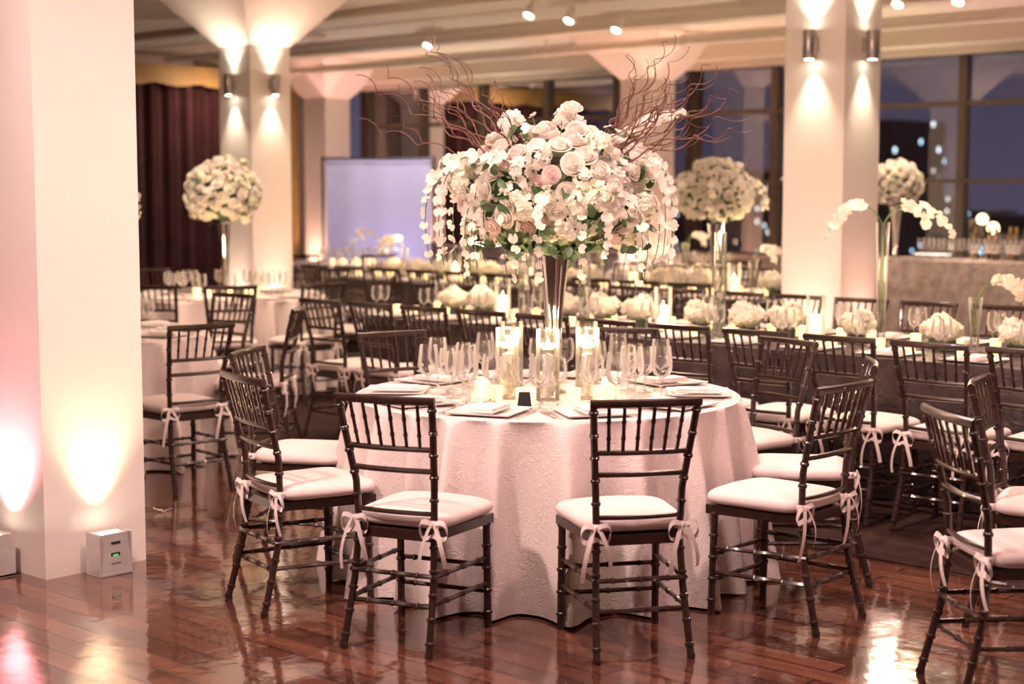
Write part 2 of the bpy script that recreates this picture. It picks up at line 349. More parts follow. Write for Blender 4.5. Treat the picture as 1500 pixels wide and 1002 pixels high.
def big_centerpiece(name,loc):
    b=MB(); b.add(lathe(VASE,48,.035,12),7)
    C=Vector((0.012,0,.865)); rx,rz=.38,.285
    b.add(ellps(C,rx*.84,rz*.82),4)
    for a in fib(190):
        p=Vector((a.x*rx,a.y*rx,a.z*rz if a.z>0 else a.z*rz*.8)); nrm=Vector((a.x/rx,a.y/rx,a.z/rz)).normalized()
        p=C+p*(random.uniform(.92,1.10)+(.06 if random.random()<.2 else 0)+.05*math.sin(5*a.x+3*a.z)); q=random.random()
        if a.z<-.75: 
            for k in range(3): b.add(LEAF,3,align(p,nrm+Vector(rng.normal(size=3))*.5,.09))
            continue
        side=a.x<.0
        right=a.x>.1
        if q<(.45 if right else .72): b.add(ROSE,1 if (random.random()<(.38 if side else .06)) else 0,align(p-nrm*.015,nrm+Vector(rng.normal(size=3))*.2,random.uniform(.040,.056)))
        elif q<.92: hyd_cluster(b,p,.055,40,2 if random.random()<.5 else 0,.019,nrm)
        else:
            for k in range(5): b.add(LEAF,3,align(p+nrm*.02+Vector(rng.normal(size=3))*.02,nrm+Vector(rng.normal(size=3))*.7,random.uniform(.05,.07)))
    for a in fib(200):
        if a.z>.55: continue
        p=C+Vector((a.x*rx*.99,a.y*rx*.99,a.z*rz*.96)); 
        b.add(LEAF,3,align(p,Vector((a.x,a.y,a.z))*.6+Vector(rng.normal(size=3))*.6,random.uniform(.05,.075)))
    for a in fib(64):
        if a.z<-.5: continue
        k=random.uniform(1.08,1.25)
        p=C+Vector((a.x*rx*k,a.y*rx*k,a.z*rz*k)); b.add(ORCH,0,align(p,a+Vector(rng.normal(size=3))*.4,random.uniform(.020,.028)))
        b.add(tube([C+Vector((a.x*rx,a.y*rx,a.z*rz))*.9,p],.0018,4),5)
    for i in range(18):
        an=2*pi*i/18+random.uniform(-.15,.15); dx,dy=math.cos(an),math.sin(an)
        L=random.uniform(.16,.38)
        s=C+Vector((dx*rx*.85,dy*rx*.85,-.03)); o=random.uniform(.06,.17)
        spray(b,[s,s+Vector((dx*o,dy*o,.06)),s+Vector((dx*o*1.1,dy*o*1.1,-L*.5)),s+Vector((dx*o*.7,dy*o*.7,-L))],9,.031,start=.1,face=(dx,dy-.3,.1))
        s2=s+Vector((0,0,-.08))
        for k in range(4): b.add(LEAF,3,align(s2+Vector((dx*.04,dy*.04,-.035*k))+Vector(rng.normal(size=3))*.02,Vector((dx,dy,-.3))+Vector(rng.normal(size=3))*.6,.062))
    for an,q in ((2.6,1.),(3.1,1.15),(3.6,1.1),(2.9,.9),(4.0,1.),(-.15,.85),(-.5,.9)):
        dx,dy=math.cos(an),math.sin(an); s=C+Vector((dx*.3,dy*.3,.10))
        spray(b,[s,s+Vector((dx*.17*q,dy*.13,.17)),s+Vector((dx*.28*q,dy*.2,-.1)),s+Vector((dx*.21*q,dy*.15,-.40))],13,.034,start=.1,face=(dx*.6,-.8,.1))
    for an in (.2,-.3,.5):
        dx,dy=math.cos(an),math.sin(an); s=C+Vector((dx*.25,dy*.25,.15))
        spray(b,[s,s+Vector((dx*.1,dy*.1,.14)),s+Vector((dx*.2,dy*.2,.18)),s+Vector((dx*.32,dy*.3,.16+random.random()*.06))],6,.030,start=.35,face=(dx*.3,-.9,.2))
    b.add(ROSE,0,align(C+Vector((.06,-.05,rz+.06)),(.1,-.5,1),.05)); b.add(tube([C+Vector((.05,-.04,rz-.05)),C+Vector((.06,-.05,rz+.07))],.004,5),5)
    random.seed(21)
    for i in range(38):
        an,el=random.choice([(random.uniform(2.5,3.7),random.uniform(.2,.8)),(random.uniform(2.2,4.0),random.uniform(.6,1.2)),(random.uniform(-.6,.6),random.uniform(.2,.7)),(random.uniform(-.8,.8),random.uniform(.6,1.0))])
        d=(math.cos(an)*math.cos(el),math.sin(an)*math.cos(el),math.sin(el))
        p=C+Vector((d[0]*.24,d[1]*.24,.12)); q=branch(b,p,d,random.uniform(.45,.92),.0044,.95,40)
        branch(b,q[18],(d[0]*.7+random.uniform(-.4,.4),d[1],d[2]),.28,.0026,1.2,20)
    return obj(name,b.mesh(name,FM,60),loc)
def ball_centerpiece_mesh(name,loose=False):
    b=MB(); b.add(lathe(VASE,36,.03,12),7)
    C=Vector((0,0,.86)); R=.29
    b.add(ellps(C,R*.86,R*.78),4)
    for a in fib(100):
        p=C+Vector((a.x*R,a.y*R,a.z*R*.88))*random.uniform(.95,1.06)
        if a.z<-.8: continue
        q=random.random()
        if q<.65: b.add(ROSE,0 if random.random()<.85 else 2,align(p-a*.02,a+Vector(rng.normal(size=3))*.15,random.uniform(.048,.060)))
        else: hyd_cluster(b,p,.055,22,2 if random.random()<.5 else 0,.021,a)
    for a in fib(110):
        if a.z>.6: continue
        b.add(LEAF,3,align(C+Vector((a.x*R,a.y*R,a.z*R*.87)),a*.7+Vector(rng.normal(size=3))*.5,.065))
    if loose:
        for i in range(12):
            an=random.uniform(0,6.28); el=random.uniform(.3,1.2); d=(math.cos(an)*math.cos(el),math.sin(an)*math.cos(el),math.sin(el))
            branch(b,C+Vector(d)*.2,d,random.uniform(.4,.65),.0035,1.0,28)
        for i in range(9):
            an=2*pi*i/9; dx,dy=math.cos(an),math.sin(an); s=C+Vector((dx*.22,dy*.22,.05))
            spray(b,[s,s+Vector((dx*.15,dy*.15,.12)),s+Vector((dx*.22,dy*.22,-.05)),s+Vector((dx*.2,dy*.2,-.22))],8,.045,start=.1,face=(dx,dy,.2))
    return b.mesh(name,FM,60)
def hydr_mesh():
    b=MB(); b.add(lathe([(.045,0),(.05,0),(.055,.05),(.05,.05)],16),8)
    b.add(lathe([(.044,.003),(.05,.05),(.001,.05)],12),3)
    C=Vector((0,0,.105)); b.add(ellps(C,.09,.06,8,12),2)
    for cc in ((-.05,-.02,.095),(.05,-.03,.095),(0,.045,.105),(0,-.03,.13)): hyd_cluster(b,cc,.064,60,2 if cc[0]<0 else 0,.02,Vector((0,0,1)))
    for i in range(6): b.add(LEAF,3,align((random.uniform(-.07,.07),random.uniform(-.07,.07),.07),(random.uniform(-1,1),random.uniform(-1,1),.2),.05))
    return b.mesh('hydrangea_arrangement',FM,60)
HYD=hydr_mesh()
def orchid_vase_mesh(h=.72,seed=1,both=True,sz=.042):
    random.seed(seed); b=MB(); r=.032
    b.add(lathe([(0,.004),(r+.02,.004),(r+.02,.01),(r*.8,.03),(r*.7,.1),(r,h*.7),(r+.008,h)],20),8)
    for k in range(3): b.add(tube([(.01*k-.01,0,.05),(.012*math.sin(k*2),.01,h*.6),(.01*math.cos(k*3),0,h)],.0022,5),5)
    for s in ((-1,1) if both else (1,)):
        for q in range(2):
            dx,dy=s*.8,(-.3 if q else .25); st=Vector((0,0,h-.02)); L=.32+.08*q
            spray(b,[st,st+Vector((dx*.1,dy*.1,.17)),st+Vector((dx*L*.8,dy*L,.15)),st+Vector((dx*L*1.15,dy*L,-.02-.05*q))],9,sz,start=.4,face=(s*.2,-.9,.1))
    return b.mesh('orchid_vase',FM,60)
OV=orchid_vase_mesh(.70,3); OV2=orchid_vase_mesh(.30,9,False,.05)
def clear_vase_mesh():
    b=MB(); h=.62; b.add(lathe([(0,.004),(.05,.004),(.052,.01),(.038,.02),(.036,h),(.039,h+.002)],20),8)
    for k in range(4): b.add(tube([(.015*math.cos(k*1.6),.015*math.sin(k*1.6),.02),(.01*math.sin(k*2.),.01,h*.6),(.02*math.cos(k*3),0,h)],.003,5),5)
    for i in range(14): b.add(ORCH,0,align((random.uniform(-.018,.018),random.uniform(-.018,.018),random.uniform(.05,h-.1)),rng.normal(size=3),.022))
    return b.mesh('glass_cylinder_vase',FM,60)
CV=clear_vase_mesh()
# ---------------------------------------------------------------- tableware
def wine_mesh_part(h=.20,r=.038,seg=20):
    return lathe([(.034,.0015),(.033,.003),(.006,.008),(.0038,.02),(.0038,.085),(.008,.092),(r*.75,.105),(r,.135),(r*.97,.165),(r*.82,h)],seg)
WG=MB().add(wine_mesh_part(),0).mesh('wine_glass',[M_glass],80)
WG2=MB().add(wine_mesh_part(.225,.045),0).mesh('wine_glass',[M_glass],80)
def fork():
    P=[box(-.006,.006,-.10,.0,0,.003),box(-.004,.004,0,.04,.001,.004),box(-.011,.011,.04,.055,.001,.004)]
    for k in range(4): P.append(box(-.011+k*.0063,-.011+k*.0063+.003,.055,.095,.001,.004))
    return comb(P)
def knife(): return comb([box(-.006,.006,-.11,0,0,.005),box(-.008,.007,0,.11,.001,.003)])
def setting_part(b,full=True):
    rows=[(.095,.004),(.10,.004),(.132,.014),(.136,.016),(.134,.011),(.10,.0)]
    v=[];f=[]
    for a,z in rows: v+=[(-a,-a,z),(a,-a,z),(a,a,z),(-a,a,z)]
    for i in range(len(rows)-1):
        for k in range(4): f.append((4*i+k,4*i+(k+1)%4,4*i+4+(k+1)%4,4*i+4+k))
    f.append((0,1,2,3))
    b.add((v,f),0)
    b.add(cbox(-.055,.055,-.10,.11,.012,.024,.005),1)
    b.add(cbox(-.05,.05,-.085,.10,.022,.031,.004),1)
    for x,p in ((-.155,fork()),(-.178,fork()),(.155,knife())): b.add(p,2,Matrix.Translation((x,0,.001)))
PS=MB(); setting_part(PS); PS=PS.mesh('place_setting',[M_shell,M_nap,M_cut])
TZ=.762
def flame(h=.03): return lathe([(0,0),(.006,.006),(.0065,.012),(.003,.022),(0,h)],8)
def float_candle_mesh(h):
    b=MB(); r=.047
    b.add(lathe([(0,.006),(r,.006),(r,.0),(r+.002,.0),(r+.002,h),(r,h)],28),0)
    b.add(lathe([(0,.01),(r*.5,.02),(r*.62,.08),(r*.4,.16),(r*.5,.19),(0,.20)],14),1)
    for i in range(24): b.add(ORCH,1,align((random.uniform(-.02,.02),random.uniform(-.02,.02),random.uniform(.03,.18)),rng.normal(size=3),.02))
    b.add(lathe([(0,h-.085),(.024,h-.085),(.038,h-.069),(.038,h-.062),(0,h-.065)],18),2)
    b.add(flame(.026),3,Matrix.Translation((0,0,h-.064)))
    return b.mesh('floating_candle_vase',[M_glass,M_water,M_wax,M_flame],60)
FC=float_candle_mesh(.30)
def hurricane_mesh():
    b=MB(); h=.27; r=.055
    b.add(lathe([(0,.004),(r,.004),(r,h),(r+.002,h)],24),0)
    b.add(lathe([(0,.006),(.036,.006),(.037,.15),(.033,.155),(0,.145)],18),2)
    b.add(flame(.04),3,Matrix.Translation((0,0,.147)))
    return b.mesh('pillar_candle_hurricane',[M_glass,M_water,M_wax,M_flame],60)
HC=hurricane_mesh()
def votive(b,p): 
    T=Matrix.Translation(p)
    b.add(lathe([(0,.001),(.028,.001),(.032,.06),(.029,.06),(.027,.02),(0,.018)],14),0,T); b.add(flame(.024),1,Matrix.Translation((p[0],p[1],p[2]+.035)))
# ---------------------------------------------------------------- tablecloths
def cloth(b,per,mi,amp=.035,flare=.08,h=TZ,ks=(13,19,7),z0=.012,fold=False):
    n=len(per); rows=[0,.012,.03,.07,.14,.25,.4,.6,.8,1.0]; v=[];f=[]
    L=0; S=[0]
    for i in range(n):
        a=per[i][0]; c=per[(i+1)%n][0]; L+=math.hypot(c[0]-a[0],c[1]-a[1]); S.append(L)
    ph=[random.random()*6 for _ in ks]
    for (p,nn),s in zip(per,S): v.append((p[0]-nn[0]*.006,p[1]-nn[1]*.006,h))
    for t in rows:
        for (p,nn),s in zip(per,S):
            a=2*pi*s/L; q=sum(math.cos(k*a+f0+.9*math.sin(a*3+f0)) for k,f0 in zip(ks,ph))/len(ks)*1.3
            if fold:
                w=ks[0]*a+ph[0]+1.2*math.sin(3*a+ph[1])+.8*math.sin(5*a+ph[2])
                q=.9*(math.exp(1.3*math.cos(w))/1.9-.85)+.35*math.sin(w*.5+1+.4*t)
            d=flare*t+amp*(t**.5)*q
            v.append((p[0]+nn[0]*d,p[1]+nn[1]*d,(h-.004)-(h-.004-z0)*t))
    for i in range(len(rows)):
        for k in range(n):
            k2=(k+1)%n; f.append((i*n+k2,i*n+k,(i+1)*n+k,(i+1)*n+k2))
    f.append(tuple(range(n))); b.add((v,f),mi)
def rper(R,n=600): return [((R*math.cos(2*pi*i/n),R*math.sin(2*pi*i/n)),(math.cos(2*pi*i/n),math.sin(2*pi*i/n))) for i in range(n)]
def qper(a,b_,r=.04,step=.03):
    out=[]
    def seg(x0,y0,x1,y1,nx,ny):
        n=max(2,int(math.hypot(x1-x0,y1-y0)/step))
        for i in range(n): out.append(((x0+(x1-x0)*i/n,y0+(y1-y0)*i/n),(nx,ny)))
    def arc(cx,cy,a0):
        for i in range(6):
            a=a0+pi/2*i/6; out.append(((cx+r*math.cos(a),cy+r*math.sin(a)),(math.cos(a),math.sin(a))))
    seg(a,-b_+r,a,b_-r,1,0); arc(a-r,b_-r,0); seg(a-r,b_,-a+r,b_,0,1); arc(-a+r,b_-r,pi/2); seg(-a,b_-r,-a,-b_+r,-1,0); arc(-a+r,-b_+r,pi); seg(-a+r,-b_,a-r,-b_,0,-1); arc(a-r,-b_+r,1.5*pi)
    return out
def round_table(x,y,R=.835,z=0.0):
    b=MB(); cloth(b,rper(R),0,.088,.070,ks=(22,13,8),fold=True); o=obj('round_banquet_table',b.mesh('round_banquet_table',[M_lace],60),(x,y,0),random.random()*6); return o
# ================================================================ ROOM
def nmobj(name,parts,mats,ang=30,z=0):
    b=MB()
    for p,mi in parts: b.add(p,mi)
    return obj(name,b.mesh(name,mats,ang),(0,0,z),TH)
n0,n1,m0,m1=-4.5,17.35,-6.5,19.95; CZ=3.65
nmobj('floor',[(box(n0-.2,n1+.3,m0-.2,m1+.2,-.2,0),0)],[M_floor])
nmobj('carpet',[(box(CARPET_N,n1-.02,m0+.02,m1-.02,0.0005,.005),0)],[M_carpet])
nmobj('ceiling',[(box(n0-.2,n1+.3,m0-.2,m1+.2,CZ,CZ+.2),0)],[M_ceil])
nmobj('wall_south',[(box(n0-.2,n0,m0-.2,m1+.2,0,CZ),0)],[M_wall])
nmobj('wall_east',[(box(n0,n1+.3,m0-.2,m0,0,CZ),0)],[M_wall])
nmobj('wall_west',[(box(n0,n1+.3,m1,m1+.2,0,CZ),0)],[M_wall])
SILL,HEAD=.80,3.28
nmobj('wall_north',[(box(n1,n1+.25,m0,m1,0,SILL-.03),0),(box(n1,n1+.25,m0,m1,HEAD,CZ),0)],[M_wall])
nmobj('trim_window_sill',[(cbox(n1-.38,n1+.02,m0+.05,m1-.05,SILL-.04,SILL,.01),0),(box(n1-.33,n1-.001,m0+.05,m1-.05,.006,SILL-.04),0)],[M_wall])
nmobj('trim_soffit',[(cbox(n1-.55,n1-.001,m0+.05,m1-.05,HEAD+.03,CZ-.002,.01),0),(box(n1-.22,n1-.12,m0+.05,m1-.05,HEAD-.06,HEAD+.03),0)],[M_ceil])
def window(idx,ma,mb,k=5):
    P=[]; n=n1+.06
    st=(mb-ma)/k
    for i in range(k+1):
        w=.05 if 0<i<k else .09
        P.append((box(n-.05,n+.09,ma+i*st-w,ma+i*st+w,SILL-.03,HEAD),0))
    for z,w in ((SILL,.05),(1.75,.04),(2.66,.05),(HEAD-.03,.05)): P.append((box(n-.035,n+.07,ma,mb,z-w*.6,z+w*.6),0))
    P.append((([(n+.03,ma,SILL),(n+.03,mb,SILL),(n+.03,mb,HEAD),(n+.03,ma,HEAD)],[(0,1,2,3)]),1))
    nmobj('window_%d'%idx,P,[M_frame,M_wglass])
window(1,12.65,19.15); window(2,6.15,12.65); window(3,-.35,6.15); window(4,-6.45,-.35)
b=MB(); v=[];f=[]; ns=np.linspace(3.0,15.9,520); 
for z in (.02,1.0,2.2,3.2):
    for n in ns: v.append((n,19.45+.07*math.sin(n*24+math.sin(n*3)*1.5)+.02*math.sin(n*61),z))
k=len(ns)
for r in range(3):
    for i in range(k-1): f.append((r*k+i,r*k+i+1,(r+1)*k+i+1,(r+1)*k+i))
b.add((v,f),0)
obj('stage_curtain',b.mesh('stage_curtain',[M_curt],60),(0,0,0),TH)
b=MB(); b.add(cbox(2.9,16.2,19.3,19.9,3.24,3.45,.01),0)
v=[];f=[]; ns=np.linspace(2.9,16.2,300)
for j,zz in enumerate((0,1)):
    for n in ns: v.append((n,19.28,3.27 if j==0 else 3.20-.05*abs(math.sin(n*4.2))))
for i in range(299): f.append((i,i+1,300+i+1,300+i))
b.add((v,f),0); obj('curtain_valance',b.mesh('curtain_valance',[M_gold],30),(0,0,0),TH)
b=MB(); v=[];f=[]; ns=np.linspace(15.95,16.15,40)
for z in (.02,3.2):
    for n in ns: v.append((n,19.35+.05*math.sin(n*50),z))
for i in range(39): f.append((i,i+1,41+i,40+i))
b.add((v,f),0); obj('gold_drape',b.mesh('gold_drape',[M_gold],60),(0,0,0),TH)
def column_mesh():
    b=MB(); s=.25
    rows=[(s,.0),(s,3.06),(.27,3.075),(.72,3.60),(.72,3.643)]
    v=[];f=[]
    for a,z in rows: v+=[(-a,-a,z),(a,-a,z),(a,a,z),(-a,a,z)]
    for i in range(len(rows)-1):
        for k in range(4): f.append((4*i+k,4*i+(k+1)%4,4*i+4+(k+1)%4,4*i+4+k))
    b.add((v,f),0); return b.mesh('column',[M_paint],20)
CM=column_mesh()
C1=(-1.985,6.90);C2=(-2.58,16.0);C3=(2.35,11.7);C4=NM(16.4,12.65)[:2];C5=NM(16.4,18.95)[:2]
for c in [C1,C2,C3,C4,C5]+[NM(n,m)[:2] for n,m in ((16.4,6.15),(16.4,-.35),(10.2,-.35),(3.77,-.35),(3.77,12.65))]: obj('column',CM,(c[0],c[1],.0055 if c[0]*NX+c[1]*NY>CARPET_N else 0),TH)
def light(kind,loc,power,col,target=None,size=None,blend=.6,rad=.05,name='lamp'):
    l=bpy.data.lights.new(name,kind); l.energy=power; l.color=col
    l.shadow_soft_size=rad
    o=bpy.data.objects.new(name,l); o.location=loc; sc.collection.objects.link(o)
    if kind=='SPOT': l.spot_size=math.radians(size); l.spot_blend=blend
    if target is not None: o.rotation_euler=(Vector(target)-Vector(loc)).to_track_quat('-Z','Y').to_euler()
    return o
WARM=(1,.78,.56); PINK=(1,.27,.32); SOFT=(1,.69,.51); AMB=(1,.50,.35)
def child(o,l):
    bpy.context.view_layer.update(); l.parent=o; l.matrix_parent_inverse=o.matrix_world.inverted(); return l
def sconce_mesh():
    b=MB(); b.add(lathe([(0,-.10),(.040,-.10),(.045,-.104),(.047,-.10),(.047,.10),(.045,.104),(.040,.10),(0,.10)],20),0)
    b.add(lathe([(0,0),(.034,0)],16),1,Matrix.Translation((0,0,-.1045))); b.add(lathe([(0,0),(.034,0)],16),1,Matrix.Translation((0,0,.1045)))
    b.add(cbox(.03,.075,-.03,.03,-.05,.05,.004),0); return b.mesh('wall_sconce',[M_steel,M_lens])
SM=sconce_mesh()
def L2W(c,x,y,z): return (c[0]+x*NX-y*NY,c[1]+x*NY+y*NX,z)
for c in (C2,C3):
    for (x,y,r) in ((-.325,0,0),(0,-.325,pi/2)):
        p=L2W(c,x,y,2.68); o=obj('wall_sconce',SM,p,TH+r)
        q=L2W(c,x*.9,y*.9,0)
        child(o,light('SPOT',(p[0],p[1],2.56),36,WARM,(q[0],q[1],0),70,.9,.03,'sconce_down'))
        child(o,light('SPOT',(p[0],p[1],2.80),24,WARM,(p[0],p[1],5),100,.9,.03,'sconce_up'))
def uplight_mesh():
    b=MB(); v=[(-.085,-.06,0.01),(.085,-.06,.01),(.085,.06,.01),(-.085,.06,.01),(-.075,-.045,.20),(.075,-.045,.20),(.075,.055,.20),(-.075,.055,.20)]
    b.add((v,[(3,2,1,0),(4,5,6,7),(0,1,5,4),(1,2,6,5),(2,3,7,6),(3,0,4,7)]),0)
    for x in (-.088,.082): b.add(cbox(x,x+.006,-.062,.062,0,.205,.002),0)
    b.add(cbox(-.088,.088,-.062,.062,0,.015,.003),0)
    b.add(box(-.025,.025,-.0535,-.045,.08,.11),1); b.add(box(-.014,.014,-.0545,-.045,.09,.102),2)
    for k in range(4): b.add(box(-.025+k*.014,-.018+k*.014,-.0575,-.05,.055,.061),1)
    b.add(box(-.02,.03,-.051,-.043,.15,.162),1)
    b.add(lathe([(0,.2015),(.018,.2015),(.018,.203),(0,.203)],12),3)
    for x in (-.04,.04): b.add(lathe([(0,.2015),(.016,.2015),(.016,.203),(0,.203)],12),3,Matrix.Translation((x,0,0)))
    return b.mesh('floor_uplight',[M_case,M_black,M_led,M_lens],30)
UM=uplight_mesh()
def uplight(c,face,power,col,z=0,size=62,aim=.6,th=2.2,off=.36,sc_=1):
    x,y,r=((-off,0,-pi/2) if face==0 else (0,-off,0))
    p=L2W(c,x,y,z); o=obj('floor_uplight',UM,p,TH+r,sc_)
    q=L2W(c,x*aim,y*aim,th)
    child(o,light('SPOT',(p[0],p[1],z+.21),power,col,q,size,.95,.06,'uplight_beam'))
uplight(C1,1,50,(1,.74,.44),0,80,.88,2.2,.345,.9); uplight(C1,0,105,PINK,0,105,.8,2.2,.345,.9)
for c,z in ((C2,.0055),(C3,.0055)): 
    uplight(c,0,125,SOFT,z); uplight(c,1,175,(1,.50,.38),z)
uplight(C4,0,400,AMB,.0055,80); uplight(C4,1,320,AMB,.0055,80)
uplight(C5,1,370,(1,.46,.38),.0055,80); uplight(C5,0,220,AMB,.0055,80)
for n,m in ((16.4,6.15),(10.2,-.35)):
    c=NM(n,m)[:2]; uplight(c,0,270,(1,.36,.50),.0055,90); uplight(c,1,210,(1,.36,.5),.0055,90)  # uplights added at columns out of view, for bounce on the ceiling
for n,m in ((3.77,-.35),(3.77,12.65)):
    c=NM(n,m)[:2]; uplight(c,0,230,(1,.38,.38),0,90)  # more added uplights out of view, raising the ceiling bounce
def pipe(p0,p1,r,name='ceiling_pipe'):
    b=MB(); p0=Vector(p0);p1=Vector(p1); b.add(tube([p0,p1],r,12),0); L=(p1-p0).length; d=(p1-p0)/L
    k=1.0
    while k<L:
        q=p0+d*k; b.add(tube([q,(q.x,q.y,CZ-.001)],.008,6),0); b.add(tube([q-d*.03,q+d*.03],r*1.25,12),0); k+=2.2
    obj(name,b.mesh(name,[M_ceil],40))
pipe(NM(15.5,-5,3.42),NM(15.5,19,3.42),.06); pipe(NM(13.45,-5,3.5),NM(13.45,19,3.5),.04)
pipe(NM(12.3,15.4,3.57),NM(13.3,15.4,3.57),.04); pipe(NM(8,9.6,3.50),NM(11.8,9.6,3.50),.045)
nmobj('ceiling_beam',[(cbox(14.6,14.95,m0+.1,m1-.1,3.52,CZ-.001,.01),0)],[M_ceil])
nmobj('ceiling_beam',[(cbox(12.0,12.2,m0+.1,m1-.1,3.57,CZ-.001,.01),0)],[M_ceil])
def track_mesh():
    b=MB(); b.add(cbox(-.25,.25,-.018,.018,.125,.148,.003),0); b.add(tube([(0,0,.13),(0,0,.06)],.010,6),0)
    M=Matrix.Rotation(math.radians(32),4,'X'); b.add(lathe([(0,.09),(.04,.085),(.06,.0),(.064,-.08),(.056,-.08),(.04,-.04)],16),0,M); b.add(lathe([(0,0),(.05,0)],14),1,M@Matrix.Translation((0,0,-.06)))
    return b.mesh('track_or_fill_light',[M_paint,M_lens])
TM=track_mesh()
track=[(-1.03,20.0),(.20,16.6),(.63,17.1),(1.20,18.1),(3.77,15.6),(4.30,15.4),(-.1,5.2),(1.2,8.2),(-2.2,11.5),(.2,11.0),(2.6,8.6),(-2.4,4.3),(1.8,4.6),(2.6,13.0)]  # leading heads are in view; the later ones are added to carry fill spots
for i,(x,y) in enumerate(track): obj('track_or_fill_light',TM,(x,y,CZ-.15),TH+pi/2 if i<6 else TH)
KEY=(1,.67,.59)
for x,y,tx,ty,pw,c in ((-.1,5.2,.1,6.7,300,KEY),(1.2,8.2,.6,7.0,280,KEY),(-2.2,11.5,-2.5,12.5,400,SOFT),(.2,11.0,.4,10.0,330,SOFT),(2.6,8.6,2.2,8.6,280,SOFT),(-2.4,4.3,.0,6.3,560,KEY),(1.8,4.6,1.6,5.6,180,(1,.58,.56)),(.63,17.1,.6,16,480,SOFT),(-1.03,20.0,-1.8,21,200,(.84,.76,1)),(3.77,15.6,3.9,14.0,380,SOFT),(2.6,13.0,4.0,14.0,260,SOFT)):
    light('SPOT',(x,y,CZ-.27),pw,c,(tx,ty,.7),140,1,.12,'track_fill_lamp')  # most of these are added key and fill spots at heads out of view
for n,m,pw in ((16.9,16.0,340),(16.9,9.4,340),(16.9,3.0,340)):  # fixtures added on the sill only to brighten the ceiling
    p=NM(n,m,.83); q=NM(n-3,m,3.6); b=MB(); b.add(cbox(-.1,.1,-.25,.25,0,.05,.01),0); b.add(box(-.08,.08,-.22,.22,.048,.052),1)
    o=obj('added_sill_fill',b.mesh('added_sill_fill',[M_case,M_lens]),(p[0],p[1],SILL+.001),TH)
    child(o,light('SPOT',(p[0],p[1],SILL+.10),pw,(1,.72,.50),q,150,1,.1,'ceiling_fill_beam'))
for n in (6.0,10.5,14.3):  # heads and spots added to brighten the curtain and valance
    p=NM(n,18.4,3.4); o=obj('track_or_fill_light',TM,(p[0],p[1],CZ-.15),TH+pi/2)
    q=NM(n,19.5,1.8); light('SPOT',(p[0],p[1],CZ-.27),110,(1,.62,.46),q,150,1,.1,'curtain_fill_lamp')
# ================================================================ TABLES
T0=(.15,6.8); round_table(*T0)
def radial(T,a,r,tilt=0):
    a=math.radians(a); x=T[0]+r*math.sin(a); y=T[1]-r*math.cos(a); fx,fy=T[0]-x,T[1]-y; t=math.radians(tilt); chair(x,y,fx*math.cos(t)-fy*math.sin(t),fx*math.sin(t)+fy*math.cos(t))
for a,r,t in ((-24.5,1.36,0),(12.5,1.36,0),(-60.5,1.30,4),(-103,1.30,0),(48.5,1.37,0),(82,1.29,0),(122,1.30,0),(-147.5,1.33,0),(163,1.33,0)): radial(T0,a,r,t)
for k in range(10):
    a=math.radians(-24.5+3+36*k-0); R=.655
    obj('place_setting',PS,(T0[0]+R*math.sin(a),T0[1]-R*math.cos(a),TZ),a)
    for j,(da,rr) in enumerate(((.30,.52),(.14,.43),(.46,.43),(.30,.37))):
        a2=a+da; obj('wine_glass',WG2 if j==0 else WG,(T0[0]+rr*math.sin(a2),T0[1]-rr*math.cos(a2),TZ+.001),0)
big_centerpiece('tall_floral_centerpiece',(T0[0]+.03,T0[1],TZ))
FCP=((-.02,6.64),(.15,6.58),(.32,6.64),(.0,6.96),(.33,6.96))
for x,y in FCP: obj('floating_candle_vase',FC,(x,y,TZ))
for x,y in FCP[:3]: light('POINT',(x,y-.0,TZ+.31),2.8,(1,.64,.34),rad=.02,name='candle_glow')
b=MB()
for a,rr in ((-.80,.305),(-.36,.30),(.36,.30),(.80,.305),(1.3,.29),(-1.3,.29),(1.9,.29),(-1.9,.29),(3.14,.29)): votive(b,(T0[0]+rr*math.sin(a),T0[1]-rr*math.cos(a),TZ))
obj('votive_candles',b.mesh('votive_candles',[M_votive,M_flame],60))
b=MB(); b.add(comb([([(-.03,-.012,0),(.03,-.012,0),(.03,.012,.0),(-.03,.012,0),(-.022,0,.07),(.022,0,.07)],[(0,1,5,4),(2,3,4,5),(1,2,5),(3,0,4),(3,2,1,0)])]),0)
obj('table_number_card',b.mesh('table_number_card',[M_black]),(.05,6.31,TZ))
def glasses(name,pts):
    b=MB()
    for x,y,z in pts: b.add(wine_mesh_part(.2,.036,14),0,Matrix.Translation((x,y,z)))
    obj(name,b.mesh(name,[M_glass],80))
BALL=ball_centerpiece_mesh('tall_rose_centerpiece'); BALL2=ball_centerpiece_mesh('tall_floral_centerpiece_mesh',True)
def dress_round(T,chairs,center=None,crot=0,cz=0):
    round_table(*T)
    for x,y in chairs:
        d=math.hypot(x-T[0],y-T[1]); k=max(1,1.33/d); chair(T[0]+(x-T[0])*k,T[1]+(y-T[1])*k,T[0]-x,T[1]-y)
    if center: obj('tall_floral_centerpiece' if center is BALL2 else 'tall_rose_centerpiece',center,(T[0],T[1],TZ),crot)
    g=[]; b=MB()
    for k in range(10):
        a=2*pi*k/10; obj('place_setting',PS,(T[0]+.66*math.sin(a),T[1]-.66*math.cos(a),TZ),a)
        for da,rr in ((.3,.48),(.3,.38)): g.append((T[0]+rr*math.sin(a+da),T[1]-rr*math.cos(a+da),TZ+.001))
    for k in range(9):
        a=2*pi*k/9; votive(b,(T[0]+.25*math.sin(a),T[1]+.25*math.cos(a),TZ))
    glasses('wine_glasses',g); obj('votive_candles',b.mesh('votive_candles',[M_votive,M_flame],60))
    light('POINT',(T[0],T[1]-.3,TZ+.35),9,(1,.64,.36),rad=.08,name='candle_glow')
